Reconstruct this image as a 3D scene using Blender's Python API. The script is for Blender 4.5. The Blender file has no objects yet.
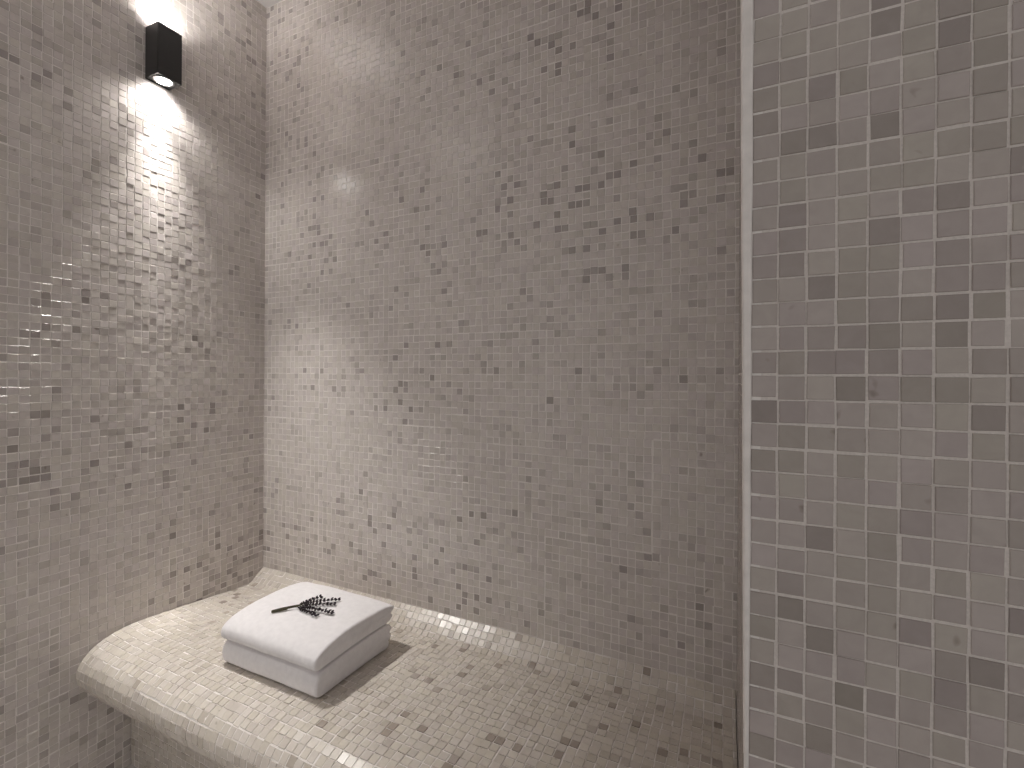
import bpy, bmesh, math, random
import numpy as np
from mathutils import Vector, Matrix

random.seed(7)
scene = bpy.context.scene
COL = scene.collection
ZB = 0.46            # height of the bench where it meets the back wall
CEIL = 2.75          # ceiling height
PITCH = 0.022        # mosaic pitch
ALC = 0.811          # depth of the bench alcove
PX = 1.7475           # end wall of the alcove


# ------------------------------------------------------------------ helpers
def tag(o, label=None, cat=None, group=None, kind=None):
    if label: o['label'] = label
    if cat: o['category'] = cat
    if group: o['group'] = group
    if kind: o['kind'] = kind
    return o


def link(name, me, mats, parent=None):
    o = bpy.data.objects.new(name, me)
    for m in mats:
        me.materials.append(m)
    COL.objects.link(o)
    if parent: o.parent = parent
    return o


def empty(name, loc):
    o = bpy.data.objects.new(name, None)
    o.empty_display_size = 0.05
    o.location = loc
    COL.objects.link(o)
    return o


def mesh_of(name, verts, faces, mat_idx=None, smooth=False):
    me = bpy.data.meshes.new(name)
    me.from_pydata([tuple(v) for v in verts], [], [tuple(f) for f in faces])
    if mat_idx is not None:
        me.polygons.foreach_set('material_index', np.asarray(mat_idx, dtype=np.int32))
    if smooth:
        me.polygons.foreach_set('use_smooth', np.ones(len(me.polygons), dtype=bool))
    me.update()
    return me


def bm_mesh(name, bm, smooth=False):
    bmesh.ops.recalc_face_normals(bm, faces=bm.faces)
    me = bpy.data.meshes.new(name)
    bm.to_mesh(me)
    bm.free()
    if smooth:
        me.polygons.foreach_set('use_smooth', np.ones(len(me.polygons), dtype=bool))
    return me


def box_bm(lo, hi):
    bm = bmesh.new()
    bmesh.ops.create_cube(bm, size=1.0)
    for v in bm.verts:
        for k in range(3):
            v.co[k] = lo[k] + (v.co[k] + .5) * (hi[k] - lo[k])
    return bm


BOXF = [(0, 3, 2, 1), (4, 5, 6, 7), (0, 1, 5, 4), (1, 2, 6, 5), (2, 3, 7, 6), (3, 0, 4, 7)]


def box_vf(lo, hi):
    x0, y0, z0 = lo
    x1, y1, z1 = hi
    return ([(x0, y0, z0), (x1, y0, z0), (x1, y1, z0), (x0, y1, z0),
             (x0, y0, z1), (x1, y0, z1), (x1, y1, z1), (x0, y1, z1)], list(BOXF))


# ------------------------------------------------------------------ materials
def nodes_of(name):
    m = bpy.data.materials.new(name)
    m.use_nodes = True
    nt = m.node_tree
    b = nt.nodes['Principled BSDF']
    return m, nt, b


def lk(nt, a, b):
    nt.links.new(a, b)


def ramp(nt, stops, fac, interp='LINEAR'):
    r = nt.nodes.new('ShaderNodeValToRGB')
    r.color_ramp.interpolation = interp
    el = r.color_ramp.elements
    while len(el) < len(stops):
        el.new(0.5)
    for e, (p, c) in zip(el, stops):
        e.position = p
        e.color = (c[0], c[1], c[2], 1)
    lk(nt, fac, r.inputs['Fac'])
    return r.outputs['Color']


def mixc(nt, fac, a, b, mode='MIX'):
    n = nt.nodes.new('ShaderNodeMix')
    n.data_type = 'RGBA'
    n.blend_type = mode
    if isinstance(fac, (int, float)):
        n.inputs[0].default_value = fac
    else:
        lk(nt, fac, n.inputs[0])
    for s, i in ((a, 6), (b, 7)):
        if isinstance(s, tuple):
            n.inputs[i].default_value = (*s, 1)
        else:
            lk(nt, s, n.inputs[i])
    return n.outputs[2]


def noise(nt, scale, detail=2.0, rough=0.5, dist=0.0, vec=None):
    n = nt.nodes.new('ShaderNodeTexNoise')
    n.inputs['Scale'].default_value = scale
    n.inputs['Detail'].default_value = detail
    n.inputs['Roughness'].default_value = rough
    n.inputs['Distortion'].default_value = dist
    if vec is not None:
        lk(nt, vec, n.inputs['Vector'])
    return n.outputs['Fac']


def bump(nt, b, height, strength, dist):
    n = nt.nodes.new('ShaderNodeBump')
    n.inputs['Strength'].default_value = strength
    n.inputs['Distance'].default_value = dist
    lk(nt, height, n.inputs['Height'])
    lk(nt, n.outputs['Normal'], b.inputs['Normal'])


def tile_material(name, stops, rough=0.2, tint=((1.0, 0.985, 0.95), (1.0, 0.965, 0.985)), cluster=0.5):
    """Polished marble mosaic: each tile is its own island with its own shade."""
    m, nt, b = nodes_of(name)
    geo = nt.nodes.new('ShaderNodeNewGeometry')
    pos = geo.outputs['Position']
    rnd = geo.outputs['Random Per Island']
    # large soft drift so that darker tiles come in loose clusters
    drift = noise(nt, 2.6, 2.0, vec=pos)
    ma = nt.nodes.new('ShaderNodeMath'); ma.operation = 'MULTIPLY_ADD'
    lk(nt, drift, ma.inputs[0]); ma.inputs[1].default_value = cluster; ma.inputs[2].default_value = -0.5 * cluster
    ad = nt.nodes.new('ShaderNodeMath'); ad.operation = 'ADD'; ad.use_clamp = True
    lk(nt, rnd, ad.inputs[0]); lk(nt, ma.outputs[0], ad.inputs[1])
    base = ramp(nt, stops, ad.outputs[0])
    # a second random number per tile drives its hue
    wn = nt.nodes.new('ShaderNodeTexWhiteNoise'); wn.noise_dimensions = '1D'
    mu = nt.nodes.new('ShaderNodeMath'); mu.operation = 'MULTIPLY'; mu.inputs[1].default_value = 977.0
    lk(nt, rnd, mu.inputs[0]); lk(nt, mu.outputs[0], wn.inputs['W'])
    hue = ramp(nt, [(0.0, tint[0]), (1.0, tint[1])], wn.outputs['Value'])
    c = mixc(nt, 1.0, base, hue, 'MULTIPLY')
    # clouding and veins inside each tile, shifted from tile to tile
    vm = nt.nodes.new('ShaderNodeVectorMath'); vm.operation = 'ADD'
    cx = nt.nodes.new('ShaderNodeCombineXYZ')
    lk(nt, mu.outputs[0], cx.inputs[0]); lk(nt, mu.outputs[0], cx.inputs[2])
    lk(nt, pos, vm.inputs[0]); lk(nt, cx.outputs[0], vm.inputs[1])
    cl = noise(nt, 55.0, 3.0, 0.55, 0.8, vec=vm.outputs[0])
    cloud = ramp(nt, [(0.25, (0.93, 0.925, 0.92)), (0.75, (1.05, 1.05, 1.05))], cl)
    c = mixc(nt, 1.0, c, cloud, 'MULTIPLY')
    sp = noise(nt, 38.0, 2.0, 0.5, 0.4, vec=vm.outputs[0])
    blot = ramp(nt, [(0.71, (1, 1, 1)), (0.80, (0.55, 0.52, 0.48))], sp)
    c = mixc(nt, 1.0, c, blot, 'MULTIPLY')
    lk(nt, c, b.inputs['Base Color'])
    b.inputs['Roughness'].default_value = rough
    b.inputs['Specular IOR Level'].default_value = 0.32
    bn = noise(nt, 160.0, 2.0, vec=pos)
    bump(nt, b, bn, 0.08, 0.001)
    return m


def plain(name, col, rough=0.6, nscale=300.0, namt=0.06, bstr=0.2, bdist=0.001, metallic=0.0, spec=0.5):
    m, nt, b = nodes_of(name)
    geo = nt.nodes.new('ShaderNodeNewGeometry')
    n = noise(nt, nscale, 3.0, vec=geo.outputs['Position'])
    lo = tuple(c * (1 - namt) for c in col); hi = tuple(min(1, c * (1 + namt)) for c in col)
    lk(nt, ramp(nt, [(0.3, lo), (0.7, hi)], n), b.inputs['Base Color'])
    b.inputs['Roughness'].default_value = rough
    b.inputs['Metallic'].default_value = metallic
    b.inputs['Specular IOR Level'].default_value = spec
    if bstr: bump(nt, b, n, bstr, bdist)
    return m


def emit(name, col, strength):
    m, nt, b = nodes_of(name)
    b.inputs['Base Color'].default_value = (0.8, 0.8, 0.8, 1)
    b.inputs['Emission Color'].default_value = (*col, 1)
    b.inputs['Emission Strength'].default_value = strength
    return m


STOPS = [(0.0, (0.355, 0.328, 0.312)), (0.03, (0.43, 0.400, 0.382)), (0.09, (0.51, 0.480, 0.458)),
         (0.26, (0.575, 0.544, 0.52)), (1.0, (0.635, 0.604, 0.577))]
STOPS_NEAR = [(0.0, (0.262, 0.233, 0.221)), (0.08, (0.312, 0.280, 0.267)), (0.30, (0.352, 0.318, 0.304)),  # same marble, darkened on the pier to offset the strong room light
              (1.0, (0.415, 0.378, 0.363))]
STOPS_BENCH = [(0.0, (0.34, 0.30, 0.27)), (0.015, (0.44, 0.40, 0.365)), (0.06, (0.52, 0.482, 0.444)),
               (0.2, (0.56, 0.524, 0.487)), (1.0, (0.615, 0.58, 0.541))]
M_tile = tile_material('mosaic_marble', STOPS)
M_tile_near = tile_material('mosaic_marble_dimmed', STOPS_NEAR, cluster=0.25,
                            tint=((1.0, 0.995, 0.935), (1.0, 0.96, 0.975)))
M_tile_bench = tile_material('mosaic_marble_beige', STOPS_BENCH, rough=0.27,
                             tint=((1.0, 0.98, 0.92), (1.0, 0.975, 0.965)))
M_grout_near = plain('grout_dimmed', (0.60, 0.553, 0.525), 0.85, 500, 0.08, 0.4, 0.0008, spec=0.2)  # pier grout, its colour dimmed along with the pier tiles
M_grout = plain('grout', (0.78, 0.74, 0.71), 0.85, 500, 0.08, 0.4, 0.0008, spec=0.2)
M_ceiling = plain('ceiling_paint', (0.60, 0.572, 0.565), 0.8, 200, 0.03, 0.1)
M_floor = plain('floor_stone', (0.40, 0.37, 0.35), 0.5, 30, 0.15, 0.1)
M_trim = plain('trim_stone', (0.70, 0.66, 0.635), 0.4, 60, 0.08, 0.15)
M_black = plain('black_powder_coat', (0.013, 0.0125, 0.0125), 0.5, 900, 0.2, 0.25, 0.0002, spec=0.5)
M_ring = plain('grey_bezel', (0.22, 0.22, 0.22), 0.35, 600, 0.05, 0.0, metallic=0.5)
M_lens = emit('lamp_lens', (1.0, 0.97, 0.95), 30.0)
M_stem = plain('dried_stem', (0.055, 0.048, 0.025), 0.8, 400, 0.3, 0.3)
M_twine = plain('olive_stalk', (0.13, 0.12, 0.05), 0.8, 500, 0.3, 0.3)
M_bud = plain('lavender_bud', (0.022, 0.013, 0.020), 0.8, 900, 0.5, 0.4)


def towel_material():
    m, nt, b = nodes_of('white_terry')
    geo = nt.nodes.new('ShaderNodeNewGeometry')
    pos = geo.outputs['Position']
    a = noise(nt, 900.0, 2.0, 0.6, vec=pos)
    c = noise(nt, 70.0, 3.0, 0.5, vec=pos)
    lk(nt, ramp(nt, [(0.2, (0.80, 0.775, 0.79)), (0.8, (0.90, 0.875, 0.885))], c), b.inputs['Base Color'])
    b.inputs['Roughness'].default_value = 0.95
    b.inputs['Specular IOR Level'].default_value = 0.1
    b.inputs['Sheen Weight'].default_value = 0.3
    b.inputs['Sheen Roughness'].default_value = 0.6
    ad = nt.nodes.new('ShaderNodeMath'); ad.operation = 'ADD'
    lk(nt, a, ad.inputs[0]); lk(nt, c, ad.inputs[1])
    bump(nt, b, ad.outputs[0], 0.5, 0.0025)
    return m


M_towel = towel_material()


# ------------------------------------------------------------------ mosaic geometry
def mosaic(fn, u0, u1, v0, v1, seed, wvar=0.00025, ua=0.0, va=0.0, pu=PITCH, pv=PITCH, joint=0.0021,
           relief=0.0011, vary=0.0005, tilt=0.012, jit=0.0004, sheet=14, soff=0.0012, hole=None):
    """Tiles on the surface fn(u, v, h) -> xyz (arrays). Every tile is a small bevelled slab of its own,
    laid in sheets that do not quite line up. Grid lines pass through u = ua, v = va."""
    r = np.random.default_rng(seed)
    i0, i1 = math.floor((u0 - ua) / pu), math.ceil((u1 - ua) / pu)
    j0, j1 = math.floor((v0 - va) / pv), math.ceil((v1 - va) / pv)
    I, J = np.meshgrid(np.arange(i0, i1), np.arange(j0, j1), indexing='ij')
    I = I.ravel(); J = J.ravel()
    n = len(I)
    si = (I - i0) // sheet; sj = (J - j0) // sheet
    so = r.uniform(-soff, soff, (si.max() + 1, sj.max() + 1, 2))
    # rows wander a little inside each sheet, so columns show small steps
    rowoff = r.normal(0, jit * 0.6, (si.max() + 1, sj.max() + 1, sheet))
    coloff = r.normal(0, jit * 0.9, (si.max() + 1, j1 - j0, sheet)) * 0.4
    cu = ua + (I + .5) * pu + so[si, sj, 0] + coloff[si, J - j0, (I - i0) % sheet]
    cv = va + (J + .5) * pv + so[si, sj, 1] + rowoff[si, sj, (J - j0) % sheet]
    hw = (pu - joint) / 2 + r.normal(0, wvar, n)
    hh = (pv - joint) / 2 + r.normal(0, wvar, n)
    hw = np.minimum(hw, pu / 2 - .0002); hh = np.minimum(hh, pv / 2 - .0002)
    sgn = np.array([(-1, -1), (1, -1), (1, 1), (-1, 1)], float)
    U = cu[:, None] + sgn[None, :, 0] * hw[:, None] + r.normal(0, jit, (n, 4)) * .5 + r.normal(0, jit, n)[:, None]
    V = cv[:, None] + sgn[None, :, 1] * hh[:, None] + r.normal(0, jit, (n, 4)) * .5 + r.normal(0, jit, n)[:, None]
    U = np.clip(U, u0 + .0002, u1 - .0002); V = np.clip(V, v0 + .0002, v1 - .0002)
    ok = (U.max(1) - U.min(1) > .003) & (V.max(1) - V.min(1) > .003)
    if hole is not None:
        ok &= ~hole(U.mean(1), V.mean(1))
    U, V = U[ok], V[ok]; n = len(U)
    h = relief + r.normal(0, vary, n)
    tu, tv = r.normal(0, tilt, n), r.normal(0, tilt, n)
    cu = U.mean(1); cv = V.mean(1)
    bev = 0.0005
    Ui = cu[:, None] + (U - cu[:, None]) * (1 - bev / .01)
    Vi = cv[:, None] + (V - cv[:, None]) * (1 - bev / .01)
    H = np.clip(h[:, None] + (Ui - cu[:, None]) * tu[:, None] + (Vi - cv[:, None]) * tv[:, None], 0.0002, 0.0028)
    low = fn(U.ravel(), V.ravel(), np.full(n * 4, -0.0017)).reshape(n, 4, 3)
    mid = fn(U.ravel(), V.ravel(), (H - .00045).ravel().clip(0)).reshape(n, 4, 3)
    top = fn(Ui.ravel(), Vi.ravel(), H.ravel()).reshape(n, 4, 3)
    P = np.concatenate([low, mid, top], 1).reshape(-1, 3)
    k = (np.arange(n) * 12)[:, None, None]
    pat = [[8, 9, 10, 11]]
    for a in range(4):
        c = (a + 1) % 4
        pat.append([a, c, c + 4, a + 4]); pat.append([a + 4, c + 4, c + 8, a + 8])
    F = (k + np.array(pat)[None]).reshape(-1, 4)
    return P, F


def tiled_mesh(name, base_v, base_f, parts, flip=False):
    """Base shape (grout) plus mosaics in ONE mesh; material 0 = grout, 1 = tile."""
    V = [np.array(base_v, float)]
    F = list(base_f); mi = [0] * len(base_f)
    off = len(base_v)
    allF = []
    for P, Q in parts:
        V.append(P); allF.append(Q + off); off += len(P)
    V = np.concatenate(V)
    Q = np.concatenate(allF)
    faces = [tuple(f) for f in F] + [tuple(f) for f in Q.tolist()]
    me = mesh_of(name, V, faces, mi + [1] * len(Q))
    return me


def S(*a):
    return np.stack(np.broadcast_arrays(*a), -1).astype(float)


# ------------------------------------------------------------------ the room
FRONT = -2.4
# back wall: surface y = 0
bv, bf = box_vf((-0.12, 0.0, 0.0), (2.9, 0.12, CEIL))
P = mosaic(lambda u, v, h: S(u, -h, v), 0.0, PX, ZB + 0.0006, CEIL, 11, ua=0.0, va=ZB, relief=0.0006, vary=0.0002, joint=0.0021, tilt=0.008, wvar=0.00055, soff=0.0016, jit=0.0005)
tag(link('wall_back', tiled_mesh('wall_back', bv, bf, [P]), [M_grout, M_tile]), kind='structure')

# left wall: surface x = 0
bv, bf = box_vf((-0.12, FRONT, 0.0), (0.0, 0.0, CEIL))
P = mosaic(lambda u, v, h: S(h, u, v), -1.7, 0.0, 0.0, CEIL, 23, ua=0.0, va=ZB, relief=0.0010, vary=0.00034, tilt=0.010, wvar=0.0005)
P2 = (P[0], P[1][:, ::-1])
tag(link('wall_left', tiled_mesh('wall_left', bv, bf, [P2]), [M_grout, M_tile]), kind='structure')

# pier on the right: front face y = -ALC, side face x = PX
X0, Z0 = 1.7389, 0.8068 + ZB
bv, bf = box_vf((PX, -ALC, 0.0), (2.9, 0.0, CEIL))
P = mosaic(lambda u, v, h: S(u, -ALC - h, v), 1.7345, 2.6, 0.0, CEIL, 5, ua=X0, va=Z0, joint=0.0020,
           relief=0.0009, vary=0.00025, tilt=0.006, jit=0.00028, soff=0.0003)
Ps = mosaic(lambda u, v, h: S(PX - h, u, v), -ALC + 0.012, 0.0, ZB - 0.25, CEIL, 6, ua=0.0, va=ZB, relief=0.0006, vary=0.0002, tilt=0.006)
me = tiled_mesh('wall_right', bv, bf, [P, Ps])
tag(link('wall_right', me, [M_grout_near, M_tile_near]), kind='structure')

# ceiling and floor
tag(link('ceiling', bm_mesh('ceiling', box_bm((-0.12, FRONT, CEIL), (2.9, 0.12, CEIL + .1))), [M_ceiling]), kind='structure')
tag(link('floor', bm_mesh('floor', box_bm((-0.12, FRONT, -0.1), (2.9, 0.12, 0.0))), [M_floor]), kind='structure')

# stone bead that finishes the outer corner of the pier
bm = bmesh.new()
rng = random.Random(3)
rings = []
nz = 64
for k in range(nz + 1):
    z = CEIL * k / nz
    xl = 1.7355 - 0.0072 * (z - 0.83) / 0.8 + rng.uniform(-.0002, .0002)
    xr = 1.7395 + rng.uniform(-.0003, .0003)
    ra = min(.0025, (xr - xl) * .45)
    prof = [(xl, -ALC + 0.012), (xl, -ALC - 0.0005)]
    prof += [(xl + ra * (1 - math.cos(math.pi / 2 * q / 6)), -ALC - 0.0005 - ra * math.sin(math.pi / 2 * q / 6)) for q in range(7)]
    prof += [(xr - ra + ra * math.sin(math.pi / 2 * q / 6), -ALC - 0.0005 - ra * math.cos(math.pi / 2 * q / 6)) for q in range(7)]
    prof += [(xr, -ALC + 0.0002), (1.7474, -ALC + 0.0002), (1.7474, -ALC + 0.012)]
    rings.append([bm.verts.new((x, y, z)) for x, y in prof])
for a, b in zip(rings, rings[1:]):
    for i in range(len(prof)):
        j = (i + 1) % len(prof)
        bm.faces.new((a[i], a[j], b[j], b[i]))
bm.faces.new(rings[0]); bm.faces.new(rings[-1])
tag(link('trim_1', bm_mesh('trim', bm), [M_trim]), kind='structure')

# ------------------------------------------------------------------ the bench
NOSE = [(-0.580, -0.051), (-0.595, -0.071), (-0.6015, -0.094), (-0.599, -0.119), (-0.588, -0.145), (-0.568, -0.169),
        (-0.540, -0.187), (-0.505, -0.199), (-0.463, -0.205)]
BACK = [(0.0, 0.0), (-0.028, -0.0200), (-0.050, -0.0375), (-0.068, -0.0455), (-0.10, -0.0440)]
# where the seat meets the left wall it is coved up a little; further along it is flatter
CTRL_WALL = BACK + [(-0.25, -0.029), (-0.38, -0.0165), (-0.44, -0.0115), (-0.485, -0.0125), (-0.525, -0.0195), (-0.556, -0.0325)] + NOSE
CTRL = BACK + [(-0.25, -0.0335), (-0.38, -0.0285), (-0.44, -0.0270), (-0.485, -0.0270), (-0.525, -0.0300), (-0.556, -0.0380)] + NOSE


def resample(ctrl, n):
    P = np.array(ctrl)
    P = np.vstack([2 * P[0] - P[1], P, 2 * P[-1] - P[-2]])
    out = []
    for i in range(1, len(P) - 2):
        for t in np.linspace(0, 1, 24, endpoint=False):
            a, b, c, d = P[i - 1], P[i], P[i + 1], P[i + 2]
            out.append(.5 * (2 * b + (c - a) * t + (2 * a - 5 * b + 4 * c - d) * t * t + (3 * b - a - 3 * c + d) * t ** 3))
    out.append(P[-2])
    out = np.array(out)
    s = np.r_[0, np.cumsum(np.hypot(*np.diff(out, axis=0).T))]
    q = np.linspace(0, s[-1], n)
    return np.stack([np.interp(q, s, out[:, 0]), np.interp(q, s, out[:, 1])], 1), s[-1]


PROF, LEN = resample(CTRL, 241)
PROF_W, _ = resample(CTRL_WALL, 241)
TAN = np.gradient(PROF, axis=0); TAN /= np.hypot(*TAN.T)[:, None]
NOR = np.stack([TAN[:, 1], -TAN[:, 0]], 1)      # up / outwards
SARC = np.linspace(0, LEN, len(PROF))


def bench_fn(u, v, h):
    y = np.interp(v, SARC, PROF[:, 0]); z = np.interp(v, SARC, PROF[:, 1])
    ny = np.interp(v, SARC, NOR[:, 0]); nz_ = np.interp(v, SARC, NOR[:, 1])
    k = np.clip(1 - np.asarray(u) / 0.14, 0, 1) ** 2
    yw = np.interp(v, SARC, PROF_W[:, 0]); zw = np.interp(v, SARC, PROF_W[:, 1])
    y = y + (yw - y) * k; z = z + (zw - z) * k
    return S(u, y + ny * h, z + nz_ * h)


def bench_z(y):
    k = np.argmin(np.abs(PROF[:120, 0] - y))
    return PROF[k, 1]


bench = empty('bench', (0.0, 0.0, ZB))
tag(bench, 'built-in bench of pale mosaic tiles with rounded front edge along the back wall', 'bench')
XE = PX - 0.0021
bv, bf = [], []
xs = [0.0031, 0.012, 0.022, 0.035, 0.05, 0.07, 0.09, 0.115, 0.14, XE]
nr = len(PROF) + 1
for x in xs:
    q = bench_fn(np.full(len(PROF), x), SARC, np.full(len(PROF), -0.0007))
    bv += [(x, min(y, -0.0004), z) for _, y, z in q] + [(x, -0.0004, -0.205)]
for a in range(len(xs) - 1):
    bf += [(a * nr + i, a * nr + (i + 1) % nr, (a + 1) * nr + (i + 1) % nr, (a + 1) * nr + i) for i in range(nr)]
bf += [tuple(range(nr))[::-1], tuple(range((len(xs) - 1) * nr, len(xs) * nr))]
P = mosaic(bench_fn, 0.0032, XE - .0002, 0.0012, LEN - 0.004, 31, ua=0.0, va=0.0, jit=0.0005, tilt=0.02, vary=0.0003, wvar=0.0005,
           relief=0.0008, soff=0.0015)
me = tiled_mesh('seat', bv, bf, [P])
seat = link('seat', me, [M_grout, M_tile_bench], bench)
# recessed base under the overhang
RY = -0.462
bv, bf = box_vf((0.0042, RY, -ZB + .0005), (XE, -0.0035, -0.2055))
P = mosaic(lambda u, v, h: S(u, RY - h, v), 0.0044, XE, -ZB + .002, -0.207, 37, ua=0.0, va=0.0)
link('base', tiled_mesh('base', bv, bf, [P]), [M_grout, M_tile_bench], bench)


# ------------------------------------------------------------------ towels
def towel_mesh(name, x0, x1, outline, seed, top_fn):
    """A bath towel folded into a slab. outline: closed (y, z) loop starting at the bottom front and going over the
    rounded front fold, the top and down the layered back; ends rounded, with the folded layers pressed together."""
    r = random.Random(seed)
    pts = np.array(outline)
    # dense closed loop
    P = np.vstack([pts[-1:], pts, pts[:2]])
    loop = []
    for i in range(1, len(P) - 2):
        for t in np.linspace(0, 1, 7, endpoint=False):
            a, b, c, d = P[i - 1], P[i], P[i + 1], P[i + 2]
            loop.append(.5 * (2 * b + (c - a) * t + (2 * a - 5 * b + 4 * c - d) * t * t + (3 * b - a - 3 * c + d) * t ** 3))
    loop = np.array(loop)
    n = len(loop)
    zmin, zmax = loop[:, 1].min(), loop[:, 1].max()
    ymid = loop[:, 0].mean(); zmid = (zmin + zmax) / 2
    ph = [r.uniform(0, 6.28) for _ in range(8)]

    def wob(x, y, z):
        return (0.0016 * math.sin(9 * x + 5 * y + ph[0]) + 0.0012 * math.sin(23 * x - 14 * y + ph[1])
                + 0.0007 * math.sin(47 * x + 31 * y + ph[2]))

    verts, faces = [], []
    R = 0.008                                  # rounding of the ends
    st = []
    for k in range(6):                         # left end rounding
        a = math.pi / 2 * k / 5
        st.append((x0 + R * (1 - math.sin(a)), R * (1 - math.cos(a))))
    st = [(x0 + R * (1 - math.sin(math.pi / 2 * (5 - k) / 5)), R * (1 - math.cos(math.pi / 2 * (5 - k) / 5))) for k in range(5)]
    st += [(x, 0.0) for x in np.linspace(x0 + R, x1 - R, 40)]
    st += [(x1 - R * (1 - math.sin(math.pi / 2 * k / 5)), R * (1 - math.cos(math.pi / 2 * k / 5))) for k in range(1, 6)]
    hz = (zmax - zmin) / 2; hy = (loop[:, 0].max() - loop[:, 0].min()) / 2

    def layer(z):                              # grooves between the folded layers on the cut sides
        q = (z - zmin) / (zmax - zmin) * 3
        return 0.0017 * abs(math.sin(math.pi * q)) ** 0.6

    rows = []
    for x, ins in st:
        row = []
        for y, z in loop:
            yy = ymid + (y - ymid) * (1 - ins * 0.8 / hy)
            zz = zmid + (z - zmid) * (1 - ins * 0.75 / hz)
            if z > zmid:
                w = (z - zmid) / hz
                zz += w * (wob(x, y, z) + top_fn((x - x0) / (x1 - x0), y))
                zz += 0.0
            yy += 0.5 * wob(1.7 * x + 3.1, z * 3, y)
            row.append(len(verts)); verts.append((x, yy, zz))
        rows.append(row)
    for a, b in zip(rows, rows[1:]):
        for i in range(n):
            j = (i + 1) % n
            faces.append((a[i], a[j], b[j], b[i]))
    # end caps: rings shrinking to the middle line, with layer grooves
    for end, s in ((rows[0], -1), (rows[-1], 1)):
        prev = end
        base = [Vector(verts[i]) for i in end]
        xb = base[0].x
        for q in range(1, 7):
            f = 1 - q / 6.5
            row = []
            for p in base:
                core = Vector((xb, ymid + (p.y - ymid) * max(f, 1 - (1 - f) * hz / hy * 1.0), zmid + (p.z - zmid) * f))
                bulge = 0.0028 * (1 - f) + layer(core.z) * (1 if q > 1 else .5) - 0.0008
                row.append(len(verts))
                verts.append((xb + s * bulge + 0.0012 * math.sin(40 * core.y + 60 * core.z + ph[5]), core.y, core.z))
            for i in range(n):
                j = (i + 1) % n
                faces.append((prev[i], prev[j], row[j], row[i]) if s > 0 else (prev[j], prev[i], row[i], row[j]))
            prev = row
        m = n // 2
        faces.append(tuple(prev) if s > 0 else tuple(prev[::-1]))
    me = mesh_of(name, verts, faces, smooth=True)
    bm = bmesh.new(); bm.from_mesh(me)
    bmesh.ops.recalc_face_normals(bm, faces=bm.faces)
    bm.to_mesh(me); bm.free()
    return me


def floor_line(y):                             # bench surface under the stack
    return float(bench_z(y)) + 0.0036


YF, YB = -0.456, -0.172
# lower towel (z relative to the bench back edge)
lo = [(-0.430, floor_line(-.43)), (-0.448, floor_line(-.448) + .003), (-0.4570, -0.012), (-0.4585, 0.008), (-0.455, 0.024), (-0.445, 0.0355), (-0.425, 0.0405),
      (-0.35, 0.042), (-0.26, 0.040), (-0.20, 0.036), (-0.178, 0.030), (-0.172, 0.021), (-0.180, 0.0125), (-0.176, 0.004),
      (-0.174, -0.006), (-0.184, -0.012), (-0.182, -0.021), (-0.190, floor_line(-.19)), (-0.23, floor_line(-.23)), (-0.30, floor_line(-.30)),
      (-0.38, floor_line(-.38))]
hi = [(-0.425, 0.0435), (-0.447, 0.0435), (-0.4590, 0.0495), (-0.4615, 0.063), (-0.455, 0.078), (-0.434, 0.0905), (-0.40, 0.099), (-0.35, 0.1045),
      (-0.29, 0.1065), (-0.23, 0.104), (-0.19, 0.098), (-0.165, 0.088), (-0.157, 0.077), (-0.163, 0.068), (-0.172, 0.062), (-0.165, 0.054), (-0.172, 0.045),
      (-0.195, 0.0395), (-0.26, 0.043), (-0.35, 0.0445)]


def top_shape(t, y):
    t = min(1, max(0, t))
    back = min(1, max(0, (y + 0.36) / 0.2))
    return 0.004 * math.sin(math.pi * t) - 0.001 - 0.012 * back * t ** 5 - 0.004 * back * (1 - t) ** 4


tw1 = link('folded_towel', towel_mesh('folded_towel_lower', 0.441, 0.803, lo, 1, lambda t, y: 0.0), [M_towel])
tw1.location = (0, 0, ZB)
tag(tw1, 'folded white towel lying directly on the mosaic bench, lower of the two', 'towel', 'folded white towels on the bench')
tw2 = link('folded_towel', towel_mesh('folded_towel_upper', 0.439, 0.802, hi, 2,
           top_shape), [M_towel])
tw2.location = (0, 0, ZB + 0.0015)
tag(tw2, 'folded white towel on top of another towel, with the lavender sprig on it', 'towel', 'folded white towels on the bench')


# ------------------------------------------------------------------ lavender bundle
def tube_bm(bm, pts, radii, seg=6):
    rings = []
    for i, p in enumerate(pts):
        d = (pts[min(i + 1, len(pts) - 1)] - pts[max(i - 1, 0)]).normalized()
        a = d.cross(Vector((0, 0, 1)))
        if a.length < 1e-4: a = Vector((1, 0, 0))
        a.normalize(); b = d.cross(a)
        rings.append([bm.verts.new(p + (a * math.cos(2 * math.pi * k / seg) + b * math.sin(2 * math.pi * k / seg)) * radii[i]) for k in range(seg)])
    for r0, r1 in zip(rings, rings[1:]):
        for k in range(seg):
            bm.faces.new((r0[k], r0[(k + 1) % seg], r1[(k + 1) % seg], r1[k]))
    bm.faces.new(rings[0][::-1]); bm.faces.new(rings[-1])


def bud_bm(bm, c, d, ln, rad):
    M = d.to_track_quat('Z', 'Y').to_matrix().to_4x4()
    M.translation = c + d * ln * .5
    res = bmesh.ops.create_icosphere(bm, subdivisions=1, radius=1.0)
    for v in res['verts']:
        k = 1.0 - 0.35 * v.co.z
        v.co = M @ Vector((v.co.x * rad * k, v.co.y * rad * k, v.co.z * ln * .5))


dg = bpy.context.evaluated_depsgraph_get()


def towel_top(x, y):
    ok, p, nrm, i = tw2.ray_cast(Vector((x, y, 0.3)), Vector((0, 0, -1)))
    return (p.z + tw2.location.z) if ok else ZB + .1


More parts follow.
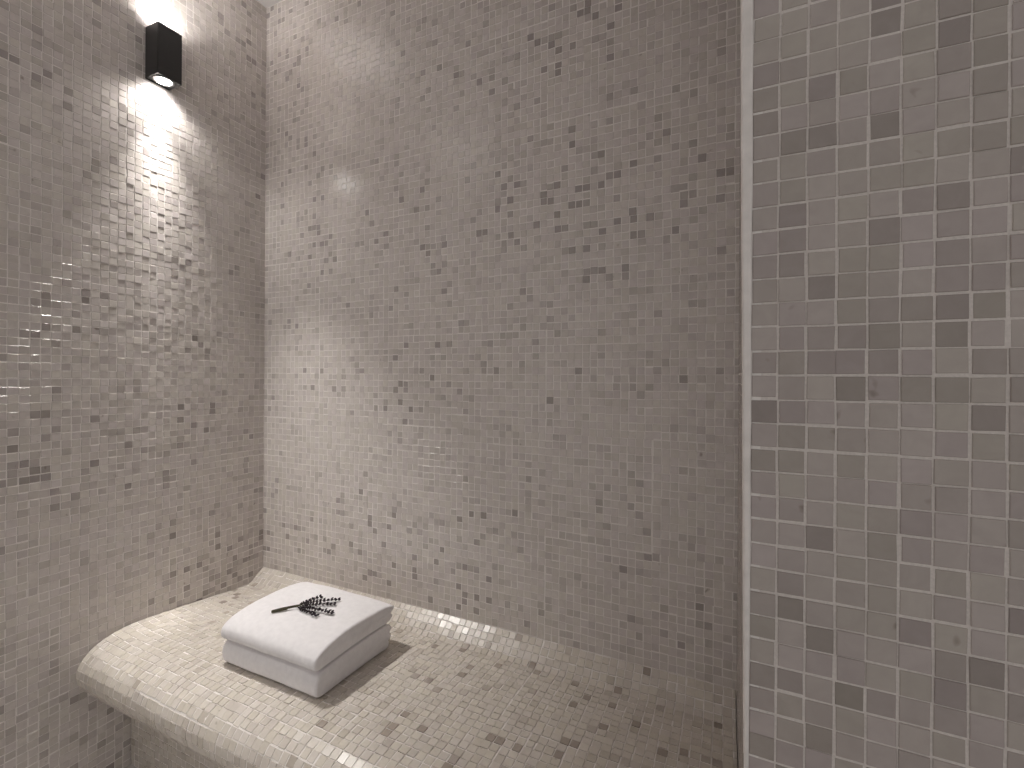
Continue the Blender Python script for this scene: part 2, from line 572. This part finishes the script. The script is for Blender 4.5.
bpy.context.view_layer.update()
JX, JY = 0.5953, -0.3389
lav = empty('lavender_bundle', (JX, JY, towel_top(JX, JY)))
tag(lav, 'small bundle of dried dark lavender with olive stalk lying on the upper towel', 'dried lavender')
L0 = lav.location.copy()
E0 = Vector((0.547, -0.3843, 0)); J0 = Vector((JX, JY, 0))
tips = [(0.606, -0.267), (0.6675, -0.254), (0.677, -0.281), (0.710, -0.3215), (0.680, -0.349)]
rl = random.Random(12)
for k, (tx, ty) in enumerate(tips):
    side = (k - 2) * 0.0011
    across = Vector((-(J0 - E0).y, (J0 - E0).x, 0)).normalized()
    T = Vector((tx, ty, 0))
    lift = 0.0048 + 0.0016 * (k % 2)
    pts = []
    ctrl = [E0 - across * side * 1.3, E0.lerp(J0, .5) - across * side * 1.2, J0 - across * side * .7,
            J0.lerp(T, .35) + across * 0.002 * (2 - k), T]
    cp = [2 * ctrl[0] - ctrl[1]] + ctrl + [2 * ctrl[-1] - ctrl[-2]]
    for i in range(1, len(cp) - 2):
        for q in range(6):
            t = q / 6
            a, b, c, d = cp[i - 1], cp[i], cp[i + 1], cp[i + 2]
            pts.append(.5 * (2 * b + (c - a) * t + (2 * a - 5 * b + 4 * c - d) * t * t + (3 * b - a - 3 * c + d) * t ** 3))
    pts.append(ctrl[-1])
    P3 = []
    for i, p in enumerate(pts):
        f = i / (len(pts) - 1)
        z = towel_top(p.x, p.y) + lift + 0.004 * math.sin(math.pi * f) * (1 if k in (1, 2) else .5)
        P3.append(Vector((p.x, p.y, z)) - L0)
    rad = [0.0015 if i < 13 else 0.0009 for i in range(len(P3))]
    bm = bmesh.new(); tube_bm(bm, P3, rad)
    st = link('stem', bm_mesh('stem', bm, True), [M_stem], lav)
    # flower spike: whorls of buds along the outer part
    bm = bmesh.new()
    i0 = (14, 15, 16, 15, 14)[k]
    span = P3[i0:]
    nwh = (8, 12, 10, 12, 9)[k]
    for w in range(nwh):
        f = w / (nwh - 1) * (len(span) - 1.001)
        a = int(f); p = span[a].lerp(span[a + 1], f - a)
        d = (span[a + 1] - span[a]).normalized()
        sx = d.cross(Vector((0, 0, 1))).normalized(); up = sx.cross(d)
        nb = (3, 4)[w % 2] if w < nwh - 1 else 3
        for q in range(nb):
            an = 2 * math.pi * q / nb + w * 0.9 + rl.uniform(-.4, .4)
            o = sx * math.cos(an) + up * (math.sin(an) * 0.7 + 0.2)
            dd = (d * 0.9 + o * rl.uniform(.5, 1.2)).normalized()
            c = p + o * 0.0012
            ln = rl.uniform(.0062, .0088) * (.85 + .5 * w / nwh)
            if (c + dd * ln + L0).z < towel_top((c + dd * ln + L0).x, (c + dd * ln + L0).y) + .0042:
                dd.z = abs(dd.z) * .3 + .05; dd.normalize()
            bud_bm(bm, c, dd, ln, rl.uniform(.0019, .0026) * (.88 + .55 * w / nwh))
    link('flower_spike', bm_mesh('flower_spike', bm, True), [M_bud], st)
# flat olive binding round the stalks
bm = bmesh.new()
pts = [E0.lerp(J0, f) for f in (0.0, .12, .3, .5, .62)]
tube_bm(bm, [Vector((p.x, p.y, towel_top(p.x, p.y) + .0046)) - L0 for p in pts], [.0030, .0034, .0032, .0026, .0021], 10)
b = link('stalk_binding', bm_mesh('stalk_binding', bm, True), [M_twine], lav)
tag(b, 'olive green strip bound round the stalks')

# ------------------------------------------------------------------ wall sconce
SY0, SY1, SZ0, SZ1, SX = -0.4365, -0.3640, 1.744 + ZB, 1.909 + ZB, 0.0745
SC = Vector((SX / 2, (SY0 + SY1) / 2, (SZ0 + SZ1) / 2))
sc = empty('wall_sconce', (0.0, SC.y, SC.z))
tag(sc, 'black square up-and-down wall lamp high on the left wall, in view above the bench', 'wall lamp', 'wall lamps on the left wall')
dx0, dx1 = 0.0045, SX
hy = (SY1 - SY0) / 2; hz = (SZ1 - SZ0) / 2
bm = box_bm((dx0, -hy, -hz), (dx1, hy, hz))
bmesh.ops.bevel(bm, geom=[e for e in bm.edges if abs(e.verts[0].co.z - e.verts[1].co.z) > .1], offset=0.0015, segments=2, affect='EDGES')
bm.faces.ensure_lookup_table()
ends = [f for f in bm.faces if abs(f.normal.z) > .9]
for f in ends:
    s = 1 if f.normal.z > 0 else -1
    bmesh.ops.inset_region(bm, faces=[f], thickness=0.0028)
    for v in f.verts: v.co.z -= s * 0.004
body = link('body', bm_mesh('sconce_body', bm), [M_black], sc)
bm = box_bm((0.0005, -hy + .006, -hz + .015), (dx0 + .001, hy - .006, hz - .015))
link('backplate', bm_mesh('sconce_backplate', bm), [M_black], sc)


def disc_bm(r0, r1, z0, z1, seg=40):
    """ring (r0 > 0) or disc (r0 = 0) between z0 and z1"""
    bm = bmesh.new()
    loops = []
    for r, z in ((r0, z0), (r1, z0), (r1, z1), (r0, z1)):
        if r == 0:
            loops.append([bm.verts.new((SX / 2 + .002, 0, z))])
        else:
            loops.append([bm.verts.new((SX / 2 + .002 + r * math.cos(2 * math.pi * k / seg), r * math.sin(2 * math.pi * k / seg), z)) for k in range(seg)])
    for a, b in ((0, 1), (1, 2), (2, 3), (3, 0)):
        A, B = loops[a], loops[b]
        for k in range(seg):
            j = (k + 1) % seg
            if len(A) == 1 and len(B) == 1: continue
            if len(A) == 1: bm.faces.new((A[0], B[k], B[j]))
            elif len(B) == 1: bm.faces.new((A[k], A[j], B[0]))
            else: bm.faces.new((A[k], A[j], B[j], B[k]))
    return bm


for s in (-1, 1):
    link('bezel', bm_mesh('sconce_bezel', disc_bm(0.0225, 0.0285, s * (hz - .0045), s * (hz - .0012))), [M_ring], sc)
    link('lens', bm_mesh('sconce_lens', disc_bm(0.0, 0.0225, s * (hz - .0045), s * (hz - .0020))), [M_lens], sc)


def lamp(name, kind, loc, rot, energy, col, parent=None, **kw):
    l = bpy.data.lights.new(name, kind)
    l.energy = energy; l.color = col
    for k, v in kw.items(): setattr(l, k, v)
    o = bpy.data.objects.new(name, l)
    o.location = loc; o.rotation_euler = rot
    COL.objects.link(o)
    if parent: o.parent = parent
    return o


LC = (1.0, 0.968, 0.925)
cx_ = SX / 2 + .002
T = math.radians(13)        # beam tilt added to tone down the bright patch on the wall
for nm, z, flip, P in (('down', -hz + .0015, 0, 152.0), ('up', hz - .0015, math.pi, 175.0)):
    lamp(nm + '_beam', 'SPOT', (cx_ - .007, 0, z), (0, (T if flip else -T) + flip, 0), P, LC, sc, spot_size=math.radians(62), spot_blend=1.0, shadow_soft_size=0.018)
    lamp(nm + '_spill', 'SPOT', (cx_ - .007, 0, z), (0, flip, 0), 10.5, LC, sc, spot_size=math.radians(150), spot_blend=0.9, shadow_soft_size=0.018)
# its twin further along the wall, whose reflection glints on the back wall
sc2 = sc.copy(); COL.objects.link(sc2)
sc2.location.y = -1.36
sc2['label'] = 'second black wall lamp on the left wall, beyond the left edge of the photo'
for ch in list(sc.children):
    d = ch.copy(); COL.objects.link(d); d.parent = sc2

# soft light of the room the camera stands in
w = bpy.data.worlds.new('room_light'); scene.world = w; w.use_nodes = True
bg = w.node_tree.nodes['Background']
bg.inputs['Color'].default_value = (1.0, 0.965, 0.935, 1)
bg.inputs['Strength'].default_value = 0.52

# ------------------------------------------------------------------ camera
cam = bpy.data.cameras.new('camera')
cam.sensor_width = 36.0
cam.lens = 461.802 / 1024 * 36
cam.shift_y = -(384 - 377.6473) / 1024
cam.clip_start = 0.02
co = bpy.data.objects.new('camera', cam)
co.matrix_world = (Matrix.Translation((1.7177, -1.2933, 0.7812 + ZB)) @ Matrix.Rotation(0.433, 4, 'Z')
                   @ Matrix.Rotation(math.pi / 2, 4, 'X') @ Matrix.Rotation(0.0064, 4, 'Z'))
COL.objects.link(co)
scene.camera = co

vs = scene.view_settings
scene.display_settings.display_device = 'sRGB'
vs.view_transform = 'Standard'; vs.look = 'None'; vs.gamma = 1.0; vs.use_curve_mapping = False
vs.exposure = 0.0
scene.cycles.use_denoising = True
scene.cycles.max_bounces = 8
scene.cycles.diffuse_bounces = 6
scene.cycles.sample_clamp_indirect = 6.0
